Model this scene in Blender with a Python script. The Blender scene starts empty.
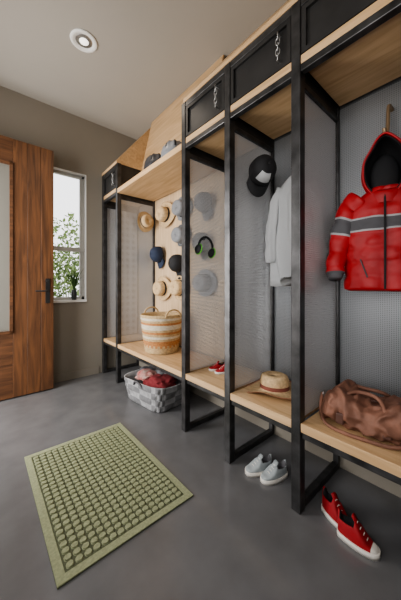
import bpy, bmesh, math, random
from mathutils import Vector, Matrix, noise
random.seed(4)
h=1.1
S=bpy.context.scene
COL=S.collection

# ---------------- materials ----------------
def base(name):
    m=bpy.data.materials.new(name); m.use_nodes=True
    nt=m.node_tree; b=nt.nodes['Principled BSDF']; return m,nt,b
def mat(name,c,rough=.6,metal=0,var=.0,vscale=8,bump=0,bscale=60,c2=None,stretch=None,spec=None,emis=0,rvar=0):
    m,nt,b=base(name)
    b.inputs['Roughness'].default_value=rough; b.inputs['Metallic'].default_value=metal
    b.inputs['Base Color'].default_value=(*c,1)
    if spec is not None: b.inputs['Specular IOR Level'].default_value=spec
    if emis:
        b.inputs['Emission Color'].default_value=(*c,1); b.inputs['Emission Strength'].default_value=emis
    tc=nt.nodes.new('ShaderNodeTexCoord'); mp=nt.nodes.new('ShaderNodeMapping')
    nt.links.new(tc.outputs['Object'],mp.inputs[0])
    if stretch: mp.inputs['Scale'].default_value=stretch
    if var or c2:
        n=nt.nodes.new('ShaderNodeTexNoise'); n.inputs['Scale'].default_value=vscale; n.inputs['Detail'].default_value=6
        nt.links.new(mp.outputs[0],n.inputs['Vector'])
        r=nt.nodes.new('ShaderNodeValToRGB')
        a=c2 if c2 else tuple(x*(1-var) for x in c)
        bb=c if c2 else tuple(min(1,x*(1+var)) for x in c)
        r.color_ramp.elements[0].color=(*a,1); r.color_ramp.elements[1].color=(*bb,1)
        r.color_ramp.elements[0].position=.25; r.color_ramp.elements[1].position=.75
        nt.links.new(n.outputs[0],r.inputs[0]); nt.links.new(r.outputs[0],b.inputs['Base Color'])
        if rvar:
            mr=nt.nodes.new('ShaderNodeMapRange'); mr.inputs[3].default_value=rough-rvar; mr.inputs[4].default_value=rough+rvar
            nt.links.new(n.outputs[0],mr.inputs[0]); nt.links.new(mr.outputs[0],b.inputs['Roughness'])
    if bump:
        n2=nt.nodes.new('ShaderNodeTexNoise'); n2.inputs['Scale'].default_value=bscale; n2.inputs['Detail'].default_value=4
        nt.links.new(mp.outputs[0],n2.inputs['Vector'])
        bp=nt.nodes.new('ShaderNodeBump'); bp.inputs['Strength'].default_value=bump; bp.inputs['Distance'].default_value=.01
        nt.links.new(n2.outputs[0],bp.inputs['Height']); nt.links.new(bp.outputs[0],b.inputs['Normal'])
    return m
def perf(name,c,sp,rad,axes=(0,2),metal=.3):
    m,nt,b=base(name); b.inputs['Base Color'].default_value=(*c,1); b.inputs['Roughness'].default_value=.40; b.inputs['Metallic'].default_value=metal
    N=nt.nodes.new; L=nt.links.new
    tc=N('ShaderNodeTexCoord'); sx=N('ShaderNodeSeparateXYZ'); L(tc.outputs['Object'],sx.inputs[0])
    sq=[]
    for a in axes:
        d=N('ShaderNodeMath'); d.operation='DIVIDE'; L(sx.outputs[a],d.inputs[0]); d.inputs[1].default_value=sp
        f=N('ShaderNodeMath'); f.operation='FRACT'; L(d.outputs[0],f.inputs[0])
        s=N('ShaderNodeMath'); s.operation='SUBTRACT'; L(f.outputs[0],s.inputs[0]); s.inputs[1].default_value=.5
        p=N('ShaderNodeMath'); p.operation='MULTIPLY'; L(s.outputs[0],p.inputs[0]); L(s.outputs[0],p.inputs[1]); sq.append(p)
    ad=N('ShaderNodeMath'); ad.operation='ADD'; L(sq[0].outputs[0],ad.inputs[0]); L(sq[1].outputs[0],ad.inputs[1])
    g=N('ShaderNodeMath'); g.operation='GREATER_THAN'; L(ad.outputs[0],g.inputs[0]); g.inputs[1].default_value=rad*rad
    L(g.outputs[0],b.inputs['Alpha'])
    return m
def wood(name,c1,c2,axis='Y',rough=.45,scale=1.0):
    m,nt,b=base(name); b.inputs['Roughness'].default_value=rough
    N=nt.nodes.new; L=nt.links.new
    tc=N('ShaderNodeTexCoord'); mp=N('ShaderNodeMapping'); L(tc.outputs['Object'],mp.inputs[0])
    s={'X':(1.2,14,14),'Y':(14,1.2,14),'Z':(14,14,1.2)}[axis]
    mp.inputs['Scale'].default_value=tuple(v*scale for v in s)
    n=N('ShaderNodeTexNoise'); n.inputs['Scale'].default_value=1.6; n.inputs['Detail'].default_value=8; n.inputs['Distortion'].default_value=1.2
    L(mp.outputs[0],n.inputs['Vector'])
    r=N('ShaderNodeValToRGB'); r.color_ramp.elements[0].position=.3; r.color_ramp.elements[1].position=.7
    r.color_ramp.elements[0].color=(*c1,1); r.color_ramp.elements[1].color=(*c2,1)
    L(n.outputs[0],r.inputs[0]); L(r.outputs[0],b.inputs['Base Color'])
    bp=N('ShaderNodeBump'); bp.inputs['Strength'].default_value=.08; L(n.outputs[0],bp.inputs['Height']); L(bp.outputs[0],b.inputs['Normal'])
    return m

M_wall=mat('wall_paint',(.25,.225,.188),.85,var=.03,vscale=3,bump=.05,bscale=200)
M_ceil=mat('ceiling_paint',(.36,.335,.30),.9,var=.02,vscale=2)
M_floor=mat('polished_concrete',(.135,.134,.139),.20,var=.15,vscale=5.5,bump=.006,bscale=8,rvar=.06,spec=.6)
M_steel=mat('dark_steel',(.075,.074,.075),.34,metal=.65,var=.5,vscale=14)
M_black=mat('black_panel',(.042,.041,.041),.40,metal=.4,var=.3,vscale=6)
M_ply=wood('birch_plywood',(.45,.29,.15),(.62,.43,.25),'Y')
M_plyback=wood('birch_back',(.48,.34,.21),(.62,.46,.30),'Z')
M_door=wood('cedar_door',(.060,.026,.012),(.180,.078,.032),'Z',.5)
M_doorh=wood('cedar_rail',(.055,.024,.011),(.150,.065,.028),'X',.5)
M_perf=perf('perforated_metal',(.62,.62,.63),.011,.33,metal=.35)
M_back=perf('perforated_back',(.31,.32,.332),.010,.26,axes=(1,2),metal=.45)
M_backwall=mat('grey_backing',(.12,.124,.132),.6)
M_white=mat('white_trim',(.75,.75,.73),.5)
M_metal=mat('brushed_metal',(.5,.5,.5),.3,metal=.9)
M_straw=mat('straw',(.55,.39,.22),.8,var=.25,vscale=60,bump=.5,bscale=250)
M_navy=mat('navy_cloth',(.02,.03,.06),.85)
M_blk=mat('black_cloth',(.015,.015,.017),.8)
M_greyc=mat('grey_cloth',(.20,.205,.215),.9,var=.15,vscale=40)
M_refl=mat('reflective_piping',(.36,.36,.37),.5)
M_whitec=mat('white_cloth',(.50,.51,.52),.9,bump=.2,bscale=30)
M_red=mat('red_nylon',(.38,.010,.014),.55,var=.2,vscale=10,bump=.15,bscale=40)
M_redshoe=mat('red_canvas',(.28,.008,.012),.75,var=.12,vscale=40)
M_greyshoe=mat('grey_canvas',(.31,.34,.35),.75,var=.12,vscale=40)
M_rubber=mat('white_rubber',(.62,.59,.54),.55)
M_charcoal=mat('charcoal_nylon',(.085,.083,.09),.7)
M_brown=mat('brown_leather',(.21,.098,.064),.7,var=.4,vscale=9,bump=.6,bscale=30)
M_brownd=mat('brown_leather_dark',(.09,.040,.028),.6,var=.2,vscale=20)
M_green=mat('green_plastic',(.16,.55,.08),.4)
M_plant=mat('plant_green',(.05,.12,.03),.6,var=.4,vscale=20)
M_leaf=mat('shrub_leaf',(.20,.28,.10),.7,var=.4,vscale=5)
M_ground=mat('gravel_ground',(.45,.40,.33),.95,var=.2,vscale=3)

# ---------------- mesh helpers ----------------
def empty(name,loc=(0,0,0),rot=(0,0,0),sc=None):
    e=bpy.data.objects.new(name,None); e.empty_display_size=.1; e.location=loc; e.rotation_euler=rot; COL.objects.link(e)
    if sc: e.scale=sc
    return e
def obj(name,bm,mats,parent=None,smooth=False,loc=None,rot=None):
    me=bpy.data.meshes.new(name); bmesh.ops.recalc_face_normals(bm,faces=bm.faces[:]); bm.to_mesh(me); bm.free()
    if not isinstance(mats,(list,tuple)): mats=[mats]
    for m in mats: me.materials.append(m)
    if smooth:
        for p in me.polygons: p.use_smooth=True
    o=bpy.data.objects.new(name,me); COL.objects.link(o)
    if parent: o.parent=parent
    if loc is not None: o.location=loc
    if rot is not None: o.rotation_euler=rot
    return o
def addbox(bm,x0,x1,y0,y1,z0,z1,mi=0,M=None):
    vs=[bm.verts.new((x,y,z)) for x in (x0,x1) for y in (y0,y1) for z in (z0,z1)]
    if M is not None:
        for v in vs: v.co=M@v.co
    for f in ((0,1,3,2),(4,6,7,5),(0,4,5,1),(2,3,7,6),(0,2,6,4),(1,5,7,3)):
        fc=bm.faces.new([vs[i] for i in f]); fc.material_index=mi
def box(name,x0,x1,y0,y1,z0,z1,m,parent=None,bev=0):
    bm=bmesh.new(); addbox(bm,x0,x1,y0,y1,z0,z1)
    o=obj(name,bm,m,parent)
    if bev:
        md=o.modifiers.new('b','BEVEL'); md.width=bev; md.segments=2
    return o
def tube(name,pts,r,m,parent=None,cyc=False,loc=None,rot=None):
    cu=bpy.data.curves.new(name,'CURVE'); cu.dimensions='3D'; cu.bevel_depth=r; cu.bevel_resolution=3; cu.resolution_u=6
    sp=cu.splines.new('NURBS' if len(pts)>3 else 'POLY'); sp.points.add(len(pts)-1)
    for p,q in zip(sp.points,pts): p.co=(*q,1)
    if len(pts)>3: sp.order_u=3; sp.use_endpoint_u=not cyc
    sp.use_cyclic_u=cyc; cu.use_fill_caps=True
    cu.materials.append(m)
    o=bpy.data.objects.new(name,cu); COL.objects.link(o)
    if parent: o.parent=parent
    if loc is not None: o.location=loc
    if rot is not None: o.rotation_euler=rot
    return o
def lathe(bm,prof,n=40,mi=None,fn=None,M=None):
    rings=[]
    for i,(r,z) in enumerate(prof):
        ring=[]
        for k in range(n):
            a=2*math.pi*k/n; v=Vector((r*math.cos(a),r*math.sin(a),z))
            if fn: v=fn(v,a,i)
            if M is not None: v=M@v
            ring.append(bm.verts.new(v))
        rings.append(ring)
    for i in range(len(rings)-1):
        for k in range(n):
            f=bm.faces.new((rings[i][k],rings[i][(k+1)%n],rings[i+1][(k+1)%n],rings[i+1][k]))
            f.smooth=True
            if mi: f.material_index=mi(i,k)
    return rings
def loft(bm,secs,n=32,mi=None,bulge=None,M=None,close=True):
    rings=[]
    for i,(c,u,v,p) in enumerate(secs):
        ring=[]
        for k in range(n):
            a=2*math.pi*k/n; ca,sa=math.cos(a),math.sin(a)
            cu=math.copysign(abs(ca)**p,ca); cv=math.copysign(abs(sa)**p,sa)
            q=Vector(c)+Vector(u)*cu+Vector(v)*cv
            if bulge: q=bulge(q,i,a,Vector(c))
            if M is not None: q=M@q
            ring.append(bm.verts.new(q))
        rings.append(ring)
    for i in range(len(rings)-1):
        for k in range(n):
            f=bm.faces.new((rings[i][k],rings[i][(k+1)%n],rings[i+1][(k+1)%n],rings[i+1][k])); f.smooth=True
            if mi: f.material_index=mi(i,k)
    if close:
        for r in (rings[0],rings[-1]):
            f=bm.faces.new(r); f.smooth=True
            if mi: f.material_index=mi(0 if r is rings[0] else len(rings)-2,0)
    return rings

# ---------------- room ----------------
XW=1.66; YW=2.97*h; ZC=2.82*h; XL=-.6; YB=-1.9
box('floor',XL-.15,XW+.15,YB-.15,YW+.15,-.12,0,M_floor)
box('ceiling',XL-.15,XW+.15,YB-.15,YW+.15,ZC,ZC+.12,M_ceil)
box('wall_right',XW,XW+.15,YB,YW,0,ZC,M_wall)
box('wall_back',XL-.15,XW+.15,YB-.15,YB,0,ZC,M_wall)
wx0,wx1,wz0,wz1=.50*h,.885*h,.835*h,2.21*h
bm=bmesh.new()
addbox(bm,XL-.15,wx0,YW,YW+.15,0,ZC); addbox(bm,wx1,XW+.15,YW,YW+.15,0,ZC)
addbox(bm,wx0,wx1,YW,YW+.15,0,wz0); addbox(bm,wx0,wx1,YW,YW+.15,wz1,ZC)
obj('wall_far',bm,M_wall)
dy0,dy1,dz=2.0,3.1,2.50
ly0,ly1,lz0,lz1=-1.0,1.2,.7,2.5
bm=bmesh.new()
addbox(bm,XL-.15,XL,YB,ly0,0,ZC); addbox(bm,XL-.15,XL,ly0,ly1,0,lz0); addbox(bm,XL-.15,XL,ly0,ly1,lz1,ZC)
addbox(bm,XL-.15,XL,ly1,dy0,0,ZC); addbox(bm,XL-.15,XL,dy0,dy1,dz,ZC); addbox(bm,XL-.15,XL,dy1,YW,0,ZC)
obj('wall_left',bm,M_wall)
w2=empty('added_light_window')  # out-of-view window, added so more daylight reaches the room
bm=bmesh.new()
for y in (ly0,(ly0+ly1)/2-.03,ly1-.06): addbox(bm,XL-.12,XL-.05,y,y+.06,lz0,lz1)
for z in (lz0,lz1-.06): addbox(bm,XL-.12,XL-.05,ly0,ly1,z,z+.06)
obj('frame',bm,M_steel,w2)
bm=bmesh.new()
addbox(bm,XL-.15,XL+.0,dy0,dy0+.03,0,dz); addbox(bm,XL-.15,XL+.0,dy1-.03,dy1,0,dz); addbox(bm,XL-.15,XL,dy0,dy1,dz-.03,dz)
obj('trim_1',bm,M_doorh)
box('baseboard_far',XL,1.12,YW-.012,YW,0,.085,M_wall)
box('baseboard_left',XL,XL+.012,YB,dy0,0,.085,M_wall)
box('baseboard_right',XW-.012,XW,YB,YW,0,.085,M_wall)

# window_1
w1=empty('window_1')
M_frame=mat('window_frame',(.46,.46,.44),.5)
bm=bmesh.new()
fy0,fy1=YW+.06,YW+.11
addbox(bm,wx0,wx0+.035,fy0,fy1,wz0,wz1);addbox(bm,wx1-.035,wx1,fy0,fy1,wz0,wz1)
addbox(bm,wx0,wx1,fy0,fy1,wz0,wz0+.04);addbox(bm,wx0,wx1,fy0,fy1,wz1-.035,wz1)
zm=1.385*h
addbox(bm,wx0,wx1,fy0-.015,fy1,zm-.022,zm+.022)
for (a,b_) in ((wz0+.04,zm-.02),(zm+.02,wz1-.035)):
    addbox(bm,wx0+.035,wx0+.055,fy0+.005,fy1-.01,a,b_);addbox(bm,wx1-.055,wx1-.035,fy0+.005,fy1-.01,a,b_)
obj('sashes',bm,M_frame,w1)
bm=bmesh.new(); addbox(bm,wx0,wx1,YW-.015,YW+.06,wz0-.02,wz0+.006); obj('sill',bm,M_white,w1)
bm=bmesh.new()
addbox(bm,wx1-.006,wx1+.0,YW,YW+.06,wz0,wz1);addbox(bm,wx0,wx1,YW,YW+.06,wz1-.006,wz1);addbox(bm,wx0,wx0+.006,YW,YW+.06,wz0,wz1)
obj('reveal',bm,M_white,w1)
box('ground',-9,9,YW+.2,14,-.3,-.15,M_ground)
box('ground.001',-9,XL-.2,-9,YW+.2,-.3,-.15,M_ground)
bm=bmesh.new()
for k in range(2600):
    a=random.random()*6.28; rr=random.random()**.5*.8; zz=random.random()
    c=Vector((1.5+rr*math.cos(a)*(1-.5*zz),6.1+rr*math.sin(a)*.6,-.1+zz*(2.2+.5*math.sin(a*3+1))))
    R=Matrix.Rotation(random.random()*6.28,3,Vector((random.random()-.5,random.random()-.5,random.random()-.5)).normalized())
    s=.035+.035*random.random()
    vs=[bm.verts.new(c+R@Vector(p)) for p in ((-s,0,0),(0,-s*.5,0),(s,0,0),(0,s*.5,0))]
    bm.faces.new(vs)
for k in range(14):
    a=k*.45; c=Vector((1.55,6.1,-.15)); t=Vector((1.55+.5*math.cos(a),6.1+.3*math.sin(a),1.7))
    d=.008
    vs=[bm.verts.new(p) for p in (c+Vector((-d,0,0)),c+Vector((d,0,0)),t+Vector((d,0,0)),t+Vector((-d,0,0)))]
    bm.faces.new(vs)
obj('garden_shrub',bm,M_leaf)

# sill plant
pl=empty('potted_plant',(.765*h,YW+.025,wz0+.006))
bm=bmesh.new(); r=lathe(bm,[(.0,0),(.024,0),(.03,.03),(.032,.08),(.024,.11),(.027,.12),(.022,.12),(.02,.1),(0,.1)],24); obj('vase',bm,mat('dark_vase',(.05,.06,.06),.3),pl)
bm=bmesh.new()
for k in range(34):
    a=k*2.4; L=.2+.16*random.random(); sp=.03+.09*random.random(); w=.009
    pts=[]
    for j in range(6):
        t=j/5; x=sp*t**1.5*math.cos(a)*(1.2); y=sp*t**1.5*math.sin(a)*.35-.01; z=.1+L*t*(1-.15*t)
        pts.append((Vector((x-w*(1-t)*math.sin(a)-w*(1-t)*.5,y,z)),Vector((x+w*(1-t)*math.sin(a)+w*(1-t)*.5+.001,y+.002,z))))
    prev=None
    for a_,b_ in pts:
        cur=(bm.verts.new(a_),bm.verts.new(b_))
        if prev: bm.faces.new((prev[0],prev[1],cur[1],cur[0]))
        prev=cur
obj('leaves',bm,M_plant,pl)

# ---------------- door ----------------
D=empty('door_1',(-.58,3.10,0),(0,0,math.radians(.6)))
W=1.165; DH=2.285*h; t=.045; lx0,lx1,lz_0,lz_1=.34,.815,.575*h,2.075*h
bm=bmesh.new()
def boards(x0,x1,n,z0,z1):
    w=(x1-x0)/n
    for i in range(n): addbox(bm,x0+i*w+.0012,x0+(i+1)*w-.0012,-t,0,z0,z1)
boards(0,lx0,3,.012,DH); boards(lx1,W,3,.012,DH)
ob=obj('stiles',bm,M_door,D); md=ob.modifiers.new('b','BEVEL'); md.width=.002
bm=bmesh.new()
addbox(bm,lx0,lx1,-t,0,.012,lz_0-.3);addbox(bm,lx0,lx1,-t,0,lz_0-.298,lz_0); addbox(bm,lx0,lx1,-t,0,lz_1,DH)
obj('rails',bm,M_doorh,D)
bm=bmesh.new()
addbox(bm,lx0,lx0+.025,-t-.012,.012,lz_0,lz_1);addbox(bm,lx1-.025,lx1,-t-.012,.012,lz_0,lz_1)
addbox(bm,lx0,lx1,-t-.012,.012,lz_0,lz_0+.025);addbox(bm,lx0,lx1,-t-.012,.012,lz_1-.025,lz_1)
obj('lite_moulding',bm,M_doorh,D)
m,nt,b=base('frosted_glass'); b.inputs['Base Color'].default_value=(.36,.35,.31,1); b.inputs['Roughness'].default_value=.35; b.inputs['Transmission Weight'].default_value=.5
box('lite_glass',lx0+.02,lx1-.02,-t/2-.004,-t/2+.004,lz_0+.02,lz_1-.02,m,D)
bm=bmesh.new(); addbox(bm,W-.075,W-.035,-t-.006,-t,.83*h,1.06*h); addbox(bm,W-.002,W+.001,-t*.8,-t*.2,.86*h,1.02*h); obj('handle_plate',bm,M_black,D)
tube('lever',[(W-.055,-t-.004,.945*h),(W-.055,-t-.05,.945*h),(W-.08,-t-.055,.945*h),(W-.17,-t-.05,.945*h)],.008,M_black,D)
tube('deadbolt',[(W-.055,-t-.0,1.04*h),(W-.055,-t-.02,1.04*h)],.016,M_black,D)
bm=bmesh.new()
for z in (.25,1.2,2.2): addbox(bm,-.012,.0,-t*.5,.01,z,z+.1)
obj('hinges',bm,M_black,D)

# ---------------- downlight ----------------
DL=empty('recessed_downlight',(.585*h,2.02*h,ZC))
bm=bmesh.new(); lathe(bm,[(.102,0),(.104,-.006),(.098,-.012),(.078,-.012),(.07,-.004),(.06,-.003)],48); obj('trim_ring',bm,M_white,DL)
bm=bmesh.new(); lathe(bm,[(.064,-.004),(.05,-.010),(.03,-.006),(.001,-.006)],32); obj('gimbal',bm,M_metal,DL)
bm=bmesh.new(); lathe(bm,[(.035,-.0085),(.03,-.012),(.001,-.013)],24); obj('bulb',bm,mat('bulb_glass',(1,.97,.92),.3,emis=1.2),DL)

# ---------------- lockers ----------------
LK=empty('mudroom_lockers')
XF=1.075*h; XB=1.5*h; T=.048; t2=T/2
Ys=[-.255,.193,.647,1.103,1.555,2.807,YW-.03]
BAYS=[(0,1,'L'),(1,2,'L'),(2,3,'L'),(3,4,'L'),(4,5,'O'),(5,6,'L')]
ZT=2.245*h; ZS=.398*h
bm=bmesh.new()
def b_(x0,x1,y0,y1,z0,z1): addbox(bm,x0,x1,y0,y1,z0,z1)
for i,y in enumerate(Ys):
    b_(XF-t2,XF+t2,y-t2,y+t2,0,ZT)
    b_(XB-.028,XB,y-.016,y+.016,0,ZT)
    b_(XF+t2,XB-.028,y-.018,y+.018,0.0,.036)
    b_(XF+t2,XB-.028,y-.016,y+.016,ZS-.075,ZS-.043)
    b_(XF+t2,XB-.028,y-.016,y+.016,1.885*h,1.885*h+.032)
for a,c,kind in BAYS:
    y0,y1=Ys[a]+t2,Ys[c]-t2
    if kind=='L':
        b_(XF-t2*.9,XF+t2*.6,y0,y1,ZT-.04,ZT)
        b_(XF-t2*.9,XF+t2*.6,y0,y1,1.928*h,1.928*h+.036)
    b_(XF-t2*.5,XF+t2*.5,y0,y1,ZS-.075,ZS-.043)
    b_(XB-.028,XB-.004,y0,y1,ZS-.075,ZS-.043)
o=obj('steel_frame',bm,M_steel,LK); md=o.modifiers.new('b','BEVEL'); md.width=.004; md.segments=2
bm=bmesh.new()
for a,c,kind in BAYS:
    y0,y1=Ys[a]+t2,Ys[c]-t2
    b_(XF-t2*.85,XB-.03,y0,y1,ZS-.042,ZS)
    b_(XF+.018 if kind=='L' else XF-t2,XB-.03,y0,y1,1.962*h if kind=='L' else 1.935*h,1.962*h+.02)
    if kind=='L': b_(XF-t2*.8,XF+.018,y0,y1,1.9615*h,2.0*h)
o=obj('plywood_seats_and_shelves',bm,M_ply,LK); md=o.modifiers.new('b','BEVEL'); md.width=.002
bm=bmesh.new()
def prism(prof,y0,y1,mi=0):
    A=[bm.verts.new((x,y0,z)) for x,z in prof]; B=[bm.verts.new((x,y1,z)) for x,z in prof]
    bm.faces.new(A); bm.faces.new(B[::-1]); n=len(prof)
    for i in range(n): bm.faces.new((A[i],A[(i+1)%n],B[(i+1)%n],B[i]))
top=[(XF-t2,ZT),(XF-t2,ZT+.03),(XW-.02,ZC-.001),(XW-.001,ZC-.001),(XW-.001,ZC-.05),(XF+.03,ZT)]
prism(top,Ys[0]-t2,Ys[4]); prism(top,Ys[5],YW-.001)
tri=[(XF,ZT),(XW-.03,ZC-.03),(XW-.002,ZC-.03),(XW-.002,ZT)]
prism(tri,Ys[4]-.0,Ys[4]+.012); prism(tri,Ys[5]-.012,Ys[5])
lean=[(1.395,1.962*h+.02),(1.60,ZC-.001),(1.62,ZC-.001),(1.415,1.962*h+.02)]
prism(lean,Ys[4]+.013,Ys[5]-.013)
obj('sloped_top_panel',bm,M_ply,LK)
bm=bmesh.new()
for a,c in [(0,1),(1,2),(2,3),(3,4),(5,6)]: b_(XB-.003,XB,Ys[a]+.016,Ys[c]-.016,ZS,1.96*h)
obj('perforated_backs',bm,M_back,LK)
bm=bmesh.new()
for a,c in [(0,1),(1,2),(2,3),(3,4),(5,6)]: b_(XB+.004,XW-.001,Ys[a],Ys[c],.09,ZT)
obj('backing_boards',bm,M_backwall,LK)
bm=bmesh.new(); b_(XB-.004,XW-.001,Ys[4]+.0,Ys[5],ZS,1.96*h); obj('pegboard_back',bm,M_plyback,LK)
bm=bmesh.new()
for y in Ys: b_(XF+t2,XB-.028,y-.0012,y+.0012,ZS,1.885*h)
obj('perforated_dividers',bm,M_perf,LK)
bm=bmesh.new()
for y in Ys: b_(XF+t2,XB-.004,y-.006,y+.006,1.885*h+.032,ZT)
obj('cabinet_sides',bm,M_black,LK)
bm=bmesh.new(); bmh=bmesh.new()
def torus(bm,M,R=.012,r=.0028,sx=1.0,sy=1.5,n=16,m=6):
    g=[]
    for i in range(n):
        a=2*math.pi*i/n; row=[]
        for j in range(m):
            b=2*math.pi*j/m
            row.append(bm.verts.new(M@Vector(((R+r*math.cos(b))*math.cos(a)*sx,r*math.sin(b),(R+r*math.cos(b))*math.sin(a)*sy))))
        g.append(row)
    for i in range(n):
        for j in range(m):
            f=bm.faces.new((g[i][j],g[(i+1)%n][j],g[(i+1)%n][(j+1)%m],g[i][(j+1)%m])); f.smooth=True
for a,c in [(0,1),(1,2),(2,3),(3,4),(5,6)]:
    y0,y1=Ys[a]+t2+.004,Ys[c]-t2-.004; z0,z1=2.003*h,ZT-.043
    b_(XF-.006,XF+.004,y0+.0,y1,z0,z1)
    for q in ((y0,y0+.022,z0,z1),(y1-.022,y1,z0,z1),(y0+.022,y1-.022,z0,z0+.022),(y0+.022,y1-.022,z1-.022,z1)):
        b_(XF-.02,XF-.006,*q)
    yh=y0+.065; zc=(z0+z1)/2
    for k in range(5):
        M=Matrix.Translation((XF-.032,yh,zc+(k-2)*.027))@Matrix.Rotation(math.radians(90 if k%2 else 30),4,'Z')
        torus(bmh,M)
    for s in (-1,1):
        addbox(bmh,XF-.034,XF-.006,yh-.004,yh+.004,zc+s*.068-.004,zc+s*.068+.004)
obj('cabinet_doors',bm,M_black,LK); obj('chain_handles',bmh,M_metal,LK)

def hook(loc,par,axis):
    a=Vector(axis)
    L=Vector(loc)
    tube('hook',[L,L+a*.03+Vector((0,0,-.01)),L+a*.045+Vector((0,0,.0)),L+a*.05+Vector((0,0,.02))],.004,M_black,par)

# ---------------- hats ----------------
def straw_hat(loc,rot,R=.15,cr=.085,ch=.10,m=M_straw,band=M_blk,wave=.012,name='straw_hat',brim=None):
    bm=bmesh.new()
    prof=[(R*.985,.0),(R,.003),(R*.9,.002),(cr*1.25,.002),(cr*1.03,.006),(cr,.012),(cr*.99,.035),(cr*.96,ch*.7),(cr*.88,ch*.92),(cr*.7,ch),(cr*.4,ch*.93),(.001,ch*.9)]
    def fn(v,a,i):
        r=math.hypot(v.x,v.y)
        if r>cr*1.2: v.z+=wave*math.cos(2*a)*((r-cr)/(R-cr))*1.5+.3*wave*math.sin(5*a)*((r-cr)/(R-cr))
        v.y*=1.12; return v
    lathe(bm,prof,48,mi=lambda i,k:1 if i in(5,) else (2 if i<2 and brim else 0),fn=fn)
    o=obj(name,bm,[m,band]+([brim] if brim else []),None,True,loc,rot)
    md=o.modifiers.new('s','SOLIDIFY'); md.thickness=.003
    if rot[1]: tube('hat_peg',[(XB-.006,loc[1],loc[2]+.04),(loc[0]-ch*.6,loc[1],loc[2]+.05)],.006,M_black,LK)
    return o
def cap_obj(loc,rot,m,m2=None,name='baseball_hat',sc=1,front=None):
    bm=bmesh.new(); n=32; m2=m2 or m
    R=.085*sc
    prof=[(R,0),(R*1.0,.02),(R*.97,.045),(R*.86,.075),(R*.62,.1),(R*.3,.113),(.001,.116)]
    def fn(v,a,i): v.x*=1.12; return v
    lathe(bm,prof,n,fn=fn,mi=lambda i,k:2 if front and (k<3 or k>28) and i in(2,3) else 0)
    g=[]
    for i in range(9):
        a=math.radians(-62+124*i/8); row=[]
        for j in range(6):
            t=j/5; ext=.075*sc*math.cos(a*1.15)**.6
            x=(R*1.12)*math.cos(a)+ext*t; y=R*math.sin(a)
            row.append(bm.verts.new((x,y,.004-.35*y*y/R*t-.008*t)))
        g.append(row)
    for i in range(8):
        for j in range(5):
            f=bm.faces.new((g[i][j],g[i+1][j],g[i+1][j+1],g[i][j+1])); f.material_index=1; f.smooth=True
    bmesh.ops.create_uvsphere(bm,u_segments=8,v_segments=6,radius=.007,matrix=Matrix.Translation((0,0,.118)))
    o=obj(name,bm,[m,m2,front or m],None,True,loc,rot); md=o.modifiers.new('s','SOLIDIFY'); md.thickness=.003
    if not front: tube('hat_peg',[(XB-.006,loc[1],loc[2]+.03),(loc[0]-.07,loc[1],loc[2]+.04)],.006,M_black,LK)
    return o
pi=math.pi
WALLX=XB-.006
HR=(0,-pi/2,0); CR=(0,pi/2,pi)
straw_hat((WALLX-.026,2.50,1.905),HR,.145)
straw_hat((1.50,2.807-.03,1.86),(pi/2,0,0),.11,.07,.09,wave=.01)
straw_hat((WALLX-.026,2.56,1.06),HR,.14,wave=.012)
straw_hat((WALLX-.026,2.22,1.07),HR,.13,m=M_straw)
straw_hat((WALLX-.026,2.17,1.90),HR,.125,m=M_greyc,name='sun_hat')
straw_hat((WALLX-.026,2.18,1.62),HR,.115,m=M_greyc,name='sun_hat')
cap_obj((WALLX-.042,2.62,1.46),CR,M_navy)
cap_obj((WALLX-.042,2.23,1.33),CR,M_blk)
cap_obj((WALLX-.042,1.80,1.87),CR,M_charcoal)
cap_obj((WALLX-.042,1.83,1.50),CR,M_charcoal)
straw_hat((WALLX-.026,1.82,1.12),HR,.13,m=M_greyc,name='sun_hat')
zz=Vector((-.45,-.89,.08)).normalized(); xx=Vector((-.25,0,-1)); xx=(xx-zz*xx.dot(zz)).normalized(); yy=zz.cross(xx)
R3=Matrix((xx,yy,zz)).transposed()
cap_obj((1.40,1.103-.075,1.84),R3.to_euler(),M_blk,M_blk,sc=1.0,front=M_whitec)
hook((1.40,1.102,1.93),LK,(0,-1,0))
straw_hat((1.395,.92,ZS+.012),(0,0,.4),.165,.08,.095,band=mat('red_band',(.20,.06,.04),.8),wave=.018,brim=mat('straw_brim',(.36,.17,.10),.8))
HP=empty('headphones',(1.34,1.555-.05,1.385),(0,math.radians(8),0))
tube('band',[(.075*math.cos(a),0,.09*math.sin(a)) for a in [pi*k/12 for k in range(13)]],.009,M_blk,HP)
for s in (-1,1):
    bm=bmesh.new(); lathe(bm,[(.001,-.018),(.028,-.016),(.037,-.006),(.037,.006),(.028,.016),(.001,.018)],24); obj('cup',bm,M_blk,HP,True,(s*.07,0,-.02),(0,pi/2,0))
    bm=bmesh.new(); lathe(bm,[(.038,-.006),(.044,0),(.038,.006)],24); obj('ring',bm,M_green,HP,True,(s*.07,0,-.02),(0,pi/2,0))
hook((1.34,1.554,1.465),LK,(0,-1,0))

# ---------------- helmets on shelf ----------------
def helmet(loc,rot,m):
    E=empty('bike_helmet',loc,rot,(1,1,1.35))
    bm=bmesh.new(); n=40
    prof=[(.105,.0),(.112,.02),(.11,.05),(.095,.085),(.065,.11),(.03,.12),(.001,.122)]
    def fn(v,a,i):
        v.x*=1.25; s=.5+.5*math.cos(8*a)
        if i in(2,3,4): v*= (1-.07*s)
        return v*.95
    lathe(bm,prof,n,fn=fn,mi=lambda i,k:1 if (i in(2,3) and (k%5) in(2,)) else 0)
    obj('shell',bm,[m,M_blk],E,True)
ZSH=1.962*h+.021
helmet((1.268,1.84,ZSH),(0,0,1.4),mat('helmet_silver',(.20,.21,.23),.35))
helmet((1.268,2.13,ZSH),(0,0,1.7),mat('helmet_black',(.04,.04,.045),.35))

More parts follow.
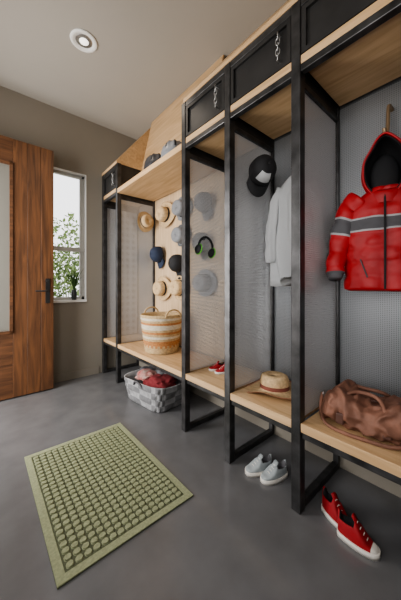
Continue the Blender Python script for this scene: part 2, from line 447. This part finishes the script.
# ---------------- big basket ----------------
BK=empty('woven_basket',(1.385,2.22,ZS),sc=(1,1,.93))
M_bk1=mat('seagrass',(.46,.33,.18),.85,var=.3,vscale=50,bump=.6,bscale=150)
M_bk2=mat('seagrass_orange',(.43,.19,.07),.85,var=.3,vscale=50,bump=.6,bscale=150)
M_bk3=mat('seagrass_white',(.58,.51,.40),.85,var=.2,vscale=50,bump=.6,bscale=150)
bm=bmesh.new(); prof=[(.001,0),(.15,0)]
rows=17
for i in range(rows):
    t=i/rows; rr=.155+.05*t**.8
    for q in (0.25,.75): prof.append((rr+.006*math.sin(pi*q)+(.006 if q==.25 else -.002),.4*(i+q)/rows))
prof+= [(.207,.402),(.2,.402),(.19,.38),(.15,.02),(.001,.02)]
def mi(i,k):
    r=(i-1)//2
    if r in(4,5,9,13): return 1
    if r in(7,11,12,15): return 2
    if r in(3,) and k%2: return 1
    return 0
lathe(bm,prof,48,mi=mi); obj('body',bm,[M_bk1,M_bk2,M_bk3],BK,True)
for s in (-1,1):
    tube('handle',[(s*.05*math.cos(a)*1.7*s,s*.205,.385+.075*math.sin(a)) for a in [pi*k/8 for k in range(9)]],.009,M_bk1,BK)

# ---------------- laundry basket ----------------
LB=empty('woven_laundry_basket',(1.28,2.16,0),(0,0,.12),(1,1.10,1.08))
bm=bmesh.new()
secs=[]
for i in range(17):
    t=i/16; secs.append((Vector((0,0,.001+.2*t)),Vector((.17+.03*t,0,0)),Vector((0,.235+.045*t,0)),.35))
for i in range(6):
    t=i/5; secs.append((Vector((0,0,.2-.17*t)),Vector((.19-.03*t,0,0)),Vector((0,.27-.045*t,0)),.35))
def wv(q,i,a,c):
    d=(q-c); ka=int(a/(2*pi)*24); k=.006*(1 if (ka+i//4)%2 else -1)*abs(math.sin(pi*(i%4+.5)/4)) if i<16 else 0
    s=.012*math.sin(a*2)*i/16 if i<17 else .012*math.sin(a*2)
    return c+d*(1+k/ max(.05,d.length))+Vector((0,0,s))
loft(bm,secs,96,mi=lambda i,k:(((k//4)+i//4)%2) if i<16 else 0,bulge=wv)
obj('body',bm,[mat('felt_light',(.31,.31,.315),.9,var=.25,vscale=30),mat('felt_mid',(.17,.17,.175),.9,var=.25,vscale=30)],LB)
for s in (-1,1): tube('handle',[(s*.2,-.06,.17),(s*.215,-.04,.21),(s*.215,.04,.21),(s*.2,.06,.17)],.008,M_charcoal,LB)
def cloth_blob(name,par,c,rx,ry,rz,m,seed,amp=.25,fr=7,loc=None,flat=True):
    bm=bmesh.new(); bmesh.ops.create_icosphere(bm,subdivisions=5,radius=1)
    for v in bm.verts:
        p=v.co.copy(); n=noise.noise(p*1.6+Vector((seed,0,0)))
        rg=1-abs(noise.noise(Vector((p.x*2.1,p.y*2.8,p.z*2.1))+Vector((seed*3,1,0))))*2
        f=1+amp*n+amp*.45*rg+.04*noise.noise(p*fr)
        q=Vector((p.x*rx,p.y*ry,p.z*rz))*f
        if flat and q.z<0: q.z=max(q.z*.5,-rz*.35)
        v.co=q+Vector(c)
    o=obj(name,bm,m,par,True)
    return o
cloth_blob('folded_towel',LB,(-.03,-.1,.19),.13,.13,.06,mat('dark_red_cloth',(.17,.020,.024),.9),2)
cloth_blob('clothes',LB,(.02,.1,.19),.12,.13,.065,M_charcoal,5)
cloth_blob('clothes.001',LB,(-.06,.05,.21),.09,.10,.05,mat('red_plaid',(.30,.05,.045),.9,c2=(.40,.33,.29),vscale=18),8)
cloth_blob('clothes.002',LB,(.06,-.03,.2),.09,.1,.06,M_greyc,11)

# ---------------- leather duffel bag ----------------
BG=empty('leather_duffel_bag',(1.375,.40,ZS),(0,0,math.radians(6)))
bm=bmesh.new(); secs=[]; n=80; Lb=.40
for i in range(n+1):
    t=i/n; y=-Lb/2+Lb*t
    e=(1-abs(2*t-1)**4.5)**.5 if 0<t<1 else .02
    sag=1-.26*math.exp(-((t-.45)/.16)**2)+.10*math.exp(-((t-.75)/.12)**2)
    rz=.080*max(.15,e)*sag; rx=.13*max(.12,e)
    secs.append((Vector((0,y,rz+.002)),Vector((rx,0,0)),Vector((0,0,rz)),.8))
def lb(q,i,a,c):
    d=q-c; t=i/n
    ridge=1-2*abs(noise.noise(Vector((q.x*9,q.y*13+3,q.z*9))))
    r2=1-2*abs(noise.noise(Vector((q.x*20,q.y*24+7,q.z*20))))
    k=.024*ridge+.015*r2-.02
    if d.length<1e-4: return q
    o=c+d.normalized()*(d.length+k)
    o.z=max(.001,o.z)
    return o
loft(bm,secs,96,bulge=lb)
obj('body',bm,M_brown,BG,True)
tube('zipper',[(.0,-.16,.150),(.005,-.08,.136),(.0,0,.122),(.0,.08,.144),(.0,.15,.14)],.005,M_brownd,BG)
for s,hh in ((-1,.175),(1,.175)):
    tube('handle',[(s*.115,-.085,.07),(s*.10,-.08,.12),(s*.06,-.06,.150),(s*.035,-.03,hh-.010),(s*.03,.03,hh-.01),(s*.06,.07,.16),(s*.10,.085,.12),(s*.115,.09,.07)],.0085,M_brown,BG)
    for y in (-.085,.09):
        bm=bmesh.new(); addbox(bm,s*.118-.012,s*.118+.012,y-.017,y+.017,.03,.08); o=obj('handle_tab',bm,M_brownd,BG); md=o.modifiers.new('b','BEVEL'); md.width=.006; md.segments=2
for y in (-.19,.18):
    bm=bmesh.new(); torus(bm,Matrix.Translation((0,y*1.1,.10)),R=.014,r=.003,sy=1); obj('d_ring',bm,M_metal,BG)
tube('shoulder_strap',[(0,.205,.1),(-.06,.20,.05),(-.13,.16,.012),(-.155,.08,.010),(-.15,-.02,.010),(-.14,-.12,.012),(-.07,-.2,.04),(0,-.205,.1)],.008,M_brown,BG)

# ---------------- shoes ----------------
def shoe(name,loc,rz,L,mu,toe,mirror=1,par=None,hz=1.0,ank=.47):
    E=empty(name,loc,(0,0,rz),(1,1.08,hz))
    W=L*.20; OX=-L/2
    def w(t):
        base_=.78+.26*math.sin(pi*min(1,max(0,(t-.15)/.85))) 
        e=1-abs(2*t-1)**6
        return W*base_*max(.0,e)**.5
    bm=bmesh.new(); N=30
    ts=[.5-.5*math.cos(pi*i/N) for i in range(N+1)]
    outline=[(t,w(t)+.003) for t in ts]+[(t,-w(t)-.003) for t in ts[::-1]][1:-1]
    hs=L*.13
    A=[bm.verts.new((t*L*1.03-.015*L+OX,y,0)) for t,y in outline]; B=[bm.verts.new((t*L*1.03-.015*L+OX,y,hs)) for t,y in outline]
    bm.faces.new(A[::-1]); bm.faces.new(B)
    for i in range(len(A)): 
        f=bm.faces.new((A[i],A[(i+1)%len(A)],B[(i+1)%len(A)],B[i])); f.smooth=True
    obj('sole',bm,M_rubber,E)
    bm=bmesh.new(); rings=[]; K=24
    def HH(t):
        if t<.42: return L*(ank-.04*math.sin(pi*t/.42))
        if t<.82: return L*(.20+(ank-.20)*(1-(t-.42)/.40)**1.15)
        return L*(.20-.07*((t-.82)/.18)**2.5)
    for t in ts:
        ww=max(.002,w(t)*.96); H=HH(t)
        row=[]
        for j in range(K+1):
            a=pi*j/K; y=ww*math.copysign(abs(math.cos(a))**.55,math.cos(a))*(1-.24*math.sin(a)*(t<.55)); z=hs*.9+(H-hs*.9)*math.sin(a)**.5
            if .07<t<.40 and 5<=j<=K-5:
                z=hs*1.1+ (H-hs)*.25; y*=.9
            row.append(bm.verts.new((t*L+OX,y*mirror,z)))
        rings.append(row)
    for i in range(N):
        for j in range(K):
            f=bm.faces.new((rings[i][j],rings[i][j+1],rings[i+1][j+1],rings[i+1][j])); f.smooth=True
            tt=(ts[i]+ts[i+1])/2
            if tt>.82: f.material_index=1
            elif .06<tt<.41 and 4<=j<=K-5: f.material_index=2
    obj('upper',bm,[mu,toe,M_blk if mu is not M_greyshoe else M_charcoal],E)
    bm=bmesh.new(); prev=None
    for (x,dz_,hw) in ((.58,-.01,.07),(.50,.02,.085),(.43,.04,.095),(.38,.08,.08)):
        z=HH(x)/L+dz_
        cur=[bm.verts.new((x*L+OX,s*hw*L,z*L-(.02*L if s else 0))) for s in (-1,0,1)]
        if prev:
            for q in (0,1): bm.faces.new((prev[q],prev[q+1],cur[q+1],cur[q]))
        prev=cur
    o=obj('tongue',bm,mu,E,True); md=o.modifiers.new('s','SOLIDIFY'); md.thickness=.004
    for k in range(4):
        t=.49+.08*k; z=HH(t)+.003
        tube('lace',[(t*L-.002+OX,-W*.45,z-.008),(t*L+.002+OX,0,z+.001),(t*L-.002+OX,W*.45,z-.008)],L*.011,M_rubber,E)
    return E
shoe('red_sneaker',(1.265,.500,0),math.radians(-108),.150,M_redshoe,M_rubber,hz=1.12,ank=.64)
shoe('red_sneaker.001',(1.215,.395,0),math.radians(-86),.155,M_redshoe,M_rubber,-1,hz=1.12,ank=.62)
shoe('grey_sneaker',(1.25,.930,0),math.radians(158),.17,M_greyshoe,M_greyshoe,hz=1.05)
shoe('grey_sneaker.001',(1.27,.840,0),math.radians(163),.17,M_greyshoe,M_greyshoe,-1,hz=1.05)
shoe('small_red_sneaker',(1.40,1.44,ZS),math.radians(150),.13,M_redshoe,M_redshoe)
shoe('small_red_sneaker.001',(1.39,1.36,ZS),math.radians(155),.13,M_redshoe,M_redshoe,-1)

# ---------------- red jacket ----------------
J=empty('red_puffer_jacket',(1.535,.378,1.07),(0,0,math.radians(-75)),(1.0,.95,1.12))
bm=bmesh.new(); secs=[]; NS=60; Hb=.46
for i in range(NS+1):
    t=i/NS; z=Hb*t
    if t<.78: w_=.175-.008*math.sin(pi*t/.78)
    else:
        s=(t-.78)/.22; w_=.175-.115*s**1.5
    d=.078-.018*t-(.02*((t-.78)/.22) if t>.78 else 0)
    secs.append((Vector((0,0,z)),Vector((w_,0,0)),Vector((0,d,0)),.8))
def qb(q,i,a,c):
    t=i/NS; d=q-c
    if t<.57: k=.009*abs(math.sin(pi*t/.57*4.0))**.5-.004
    else: k=.001
    k+=.010*noise.noise(q*18)+.005*noise.noise(q*45)
    zip_=-.010*math.exp(-((a-1.5*pi)/.10)**2)
    if i==0: k-=.02
    return c+d.normalized()*(d.length+k+zip_)+Vector((0,0,.005*noise.noise(q*12)))
def jm(i,k):
    t=i/NS
    if .57<t<.585: return 3
    if .585<=t<.70: return 1
    if .70<=t<.715: return 3
    return 0
loft(bm,secs,72,mi=jm,bulge=qb)
obj('body',bm,[M_red,M_charcoal,M_blk,M_refl],J)
tube('zipper',[(0,-.083,.01),(0,-.085,.15),(0,-.08,.25),(0,-.072,.34),(0,-.055,.43)],.0045,M_blk,J)
for s in (-1,1):
    tube('pocket_welt',[(s*.07,-.083,.06),(s*.085,-.087,.10),(s*.10,-.082,.14)],.003,M_charcoal,J)
for s in (-1,1):
    pts=[Vector((s*.105,0,.425)),Vector((s*.155,-.002,.375)),Vector((s*.185,-.008,.29)),Vector((s*.205,-.02,.20)),Vector((s*.215,-.04,.12)),Vector((s*.215,-.058,.055))]
    bm=bmesh.new(); secs=[]; n=48
    for i in range(n+1):
        t=i/n*(len(pts)-1); k=min(int(t),len(pts)-2); f=t-k
        c=pts[k].lerp(pts[k+1],f); d=(pts[k+1]-pts[k]).normalized()
        u=d.cross(Vector((0,1,0))).normalized(); v=d.cross(u)
        r=.056-.013*(i/n)
        if i>n-4: r=.034
        secs.append((c,u*r,v*r,.95))
    def sb(q,i,a,c):
        d=q-c; t=i/n
        return c+d*(1+.10*abs(math.sin(pi*t*6))**.6-.05+.28*noise.noise(q*18))
    loft(bm,secs,28,mi=lambda i,k:1 if (15<=i<=21 or i>n-5) else (2 if i in(14,22) else 0),bulge=sb)
    obj('sleeve',bm,[M_red,M_charcoal,M_refl],J)
def hood_mesh(scale,ymul,yo,name,m,front):
    bm=bmesh.new(); rings=[]; NU=36; NV=20
    for j in range(NV+1):
        t=j/NV
        y=-.07+.15*t
        sc=math.sqrt(max(.0,1-(max(0,t-.30)/.71)**2))*scale*(1+.05*math.sin(pi*min(1,t*2)))
        row=[]
        for i in range(NU+1):
            a=math.radians(-58)+math.radians(296)*i/NU
            x=.088*math.cos(a)*sc; z=.112*math.sin(a)*sc
            pk=.03*math.exp(-((a-pi/2)/.55)**2)*sc
            nn=.10*noise.noise(Vector((x*18,y*18,z*18)))
            yy=(y-(.03*math.sin(a)*(1-2*t) if t<.5 else 0))*ymul+yo
            row.append(bm.verts.new((x*(1+nn),yy,z*(1+nn*.4)+.525+pk)))
        rings.append(row)
    for j in range(NV):
        for i in range(NU):
            f=bm.faces.new((rings[j][i],rings[j][i+1],rings[j+1][i+1],rings[j+1][i])); f.smooth=True
            f.material_index=0
    o=obj(name,bm,[m,M_charcoal],J); md=o.modifiers.new('s','SOLIDIFY'); md.thickness=.010 if front else .004; md.offset=0
    md2=o.modifiers.new('sub','SUBSURF'); md2.levels=1; md2.render_levels=1
hood_mesh(1.0,1,0,'hood',M_red,True)
hood_mesh(.92,.96,.0,'hood_lining',M_blk,False)
bm=bmesh.new()
bmesh.ops.create_uvsphere(bm,u_segments=24,v_segments=16,radius=1)
for v in bm.verts: v.co=Vector((v.co.x*.062,v.co.y*.03+.02,v.co.z*.10+.515))
obj('hood_inner',bm,M_blk,J,True)
bm=bmesh.new()
lathe(bm,[(.068,.400),(.074,.425),(.072,.448),(.062,.455),(.052,.44)],32,fn=lambda v,a,i:Vector((v.x*1.05,v.y*.8-.003,v.z+.014*math.sin(a))))
obj('collar',bm,M_red,J,True)
tube('hanger_loop',[(0,.03,.62),(0,.03,.655),(.0,.03,.675)],.003,M_blk,J)
M_brass=mat('brass_hook',(.38,.27,.17),.4,metal=.6)
tube('coat_hook',[(XB-.004,.373,2.02),(1.60,.373,2.03),(1.575,.373,2.0),(1.57,.373,1.90),(1.55,.373,1.84),(1.52,.373,1.83),(1.505,.373,1.87)],.009,M_brass,LK)
tube('coat_hook',[(XB-.004,.885,2.0),(1.60,.885,2.0),(1.59,.885,1.90),(1.57,.885,1.85),(1.55,.885,1.84),(1.54,.885,1.87)],.006,M_metal,LK)

# ---------------- white shirt ----------------
SH=empty('white_shirt',(1.56,.875,1.13),(0,0,math.radians(-72)))
bm=bmesh.new(); secs=[]; NS=40
for i in range(NS+1):
    t=i/NS; z=.68*t
    w_=.14-.03*t if t<.8 else .116-.088*((t-.8)/.2)**1.1
    secs.append((Vector((0,0,z)),Vector((w_,0,0)),Vector((0,.045-.015*t,0)),.9))
def fb(q,i,a,c):
    t=1-i/NS; d=q-c
    k=.016*math.sin(a*8+1.6*math.sin(4*t))*(.4+t)+.020*noise.noise(Vector((q.x*12,q.y*12,q.z*4)))
    z=.04*math.sin(a*3) if i==0 else 0
    return c+d.normalized()*max(.004,d.length+k)+Vector((0,0,z))
loft(bm,secs,84,bulge=fb); obj('body',bm,M_whitec,SH)
for s in (-1,1):
    pts=[Vector((s*.075,0,.61)),Vector((s*.12,0,.52)),Vector((s*.14,-.01,.38)),Vector((s*.15,-.015,.24)),Vector((s*.155,-.02,.12))]
    bm=bmesh.new(); secs=[]; n=24
    for i in range(n+1):
        t=i/n*(len(pts)-1); k=min(int(t),len(pts)-2); f=t-k
        c=pts[k].lerp(pts[k+1],f); d=(pts[k+1]-pts[k]).normalized()
        u=d.cross(Vector((0,1,0))).normalized(); v=d.cross(u); r=.044-.012*i/n
        secs.append((c,u*r,v*r*.7,1))
    loft(bm,secs,24,bulge=lambda q,i,a,c:c+(q-c)*(1+.14*math.sin(a*5+i*.3)+.35*noise.noise(q*14)))
    obj('sleeve',bm,M_whitec,SH)
tube('hanger_loop',[(0,0,.67),(0,0,.70),(0,0,.72)],.003,M_metal,SH)

# ---------------- door mat ----------------
DM=empty('door_mat',(0,0,0))
mx0,mx1,my0,my1=.19*h,.765*h,.945*h,1.787*h
M_mat=mat('sage_mat',(.285,.305,.185),.95,var=.2,vscale=90,bump=.5,bscale=400)
M_matd=mat('sage_mat_dark',(.10,.11,.065),.95,var=.15,vscale=120,bump=.4,bscale=400)
box('base',mx0,mx1,my0,my1,0,.006,M_matd,DM,.003)
bm=bmesh.new()
bd=.034
addbox(bm,mx0+.001,mx0+bd,my0+.001,my1-.001,.003,.009);addbox(bm,mx1-bd,mx1-.001,my0+.001,my1-.001,.003,.009)
addbox(bm,mx0+bd,mx1-bd,my0+.001,my0+bd,.003,.009);addbox(bm,mx0+bd,mx1-bd,my1-bd,my1-.001,.003,.009)
nx,ny=16,25
px=(mx1-mx0-2*bd-.010)/nx; py=(my1-my0-2*bd-.010)/ny
for i in range(nx):
    for j in range(ny):
        cx=mx0+bd+.005+(i+.5)*px; cy=my0+bd+.005+(j+.5)*py
        lo=[(-.44,-.24),(-.24,-.44),(.24,-.44),(.44,-.24),(.44,.24),(.24,.44),(-.24,.44),(-.44,.24)]
        A=[bm.verts.new((cx+a*px*.95,cy+b*py*.95,.005)) for a,b in lo]; B=[bm.verts.new((cx+a*px*.78,cy+b*py*.78,.0125)) for a,b in lo]
        bm.faces.new(B)
        for k in range(8): bm.faces.new((A[k],A[(k+1)%8],B[(k+1)%8],B[k]))
obj('raised_pattern',bm,M_mat,DM)

# ---------------- lights ----------------
def area(name,loc,rot,sx,sy,e,c=(1,1,1)):
    l=bpy.data.lights.new(name,'AREA'); l.shape='RECTANGLE'; l.size=sx; l.size_y=sy; l.energy=e; l.color=c
    o=bpy.data.objects.new(name,l); o.location=loc; o.rotation_euler=rot; COL.objects.link(o); return o
area('doorway_daylight',(XL-.25,(dy0+dy1)/2,1.3),(0,-pi/2,0),2.3,1.0,86,(1,.98,.95))
area('added_window_fill',(XL-.25,(ly0+ly1)/2,1.6),(0,-pi/2,0),1.8,2.1,26,(1,.97,.92))  # fill light for the added, unseen left window
area('added_ceiling_fill',(.35,-.6,ZC-.05),(0,0,0),.8,.8,3,(1,.88,.74))  # unseen warm fill added overhead behind the camera, no fixture there
sp=bpy.data.lights.new('downlight_beam','SPOT'); sp.energy=40; sp.spot_size=math.radians(120); sp.spot_blend=.9; sp.color=(1,.86,.70); sp.shadow_soft_size=.05
o=bpy.data.objects.new('downlight_beam',sp); o.location=(.585*h,2.02*h,ZC-.03); COL.objects.link(o)
w=bpy.data.worlds.new('World'); S.world=w; w.use_nodes=True
bg=w.node_tree.nodes['Background']; bg.inputs[0].default_value=(.98,.98,1,1); bg.inputs[1].default_value=2.1
try: S.view_settings.look='AgX - Medium High Contrast'
except Exception: pass

# ---------------- camera ----------------
cd=bpy.data.cameras.new('camera'); cd.lens=257/600*36; cd.sensor_width=36; cd.shift_y=-15/600; cd.clip_start=.02
cam=bpy.data.objects.new('camera',cd); cam.location=(0,0,h); cam.rotation_euler=(pi/2,0,-math.atan2(.65,.76)); COL.objects.link(cam); S.camera=cam
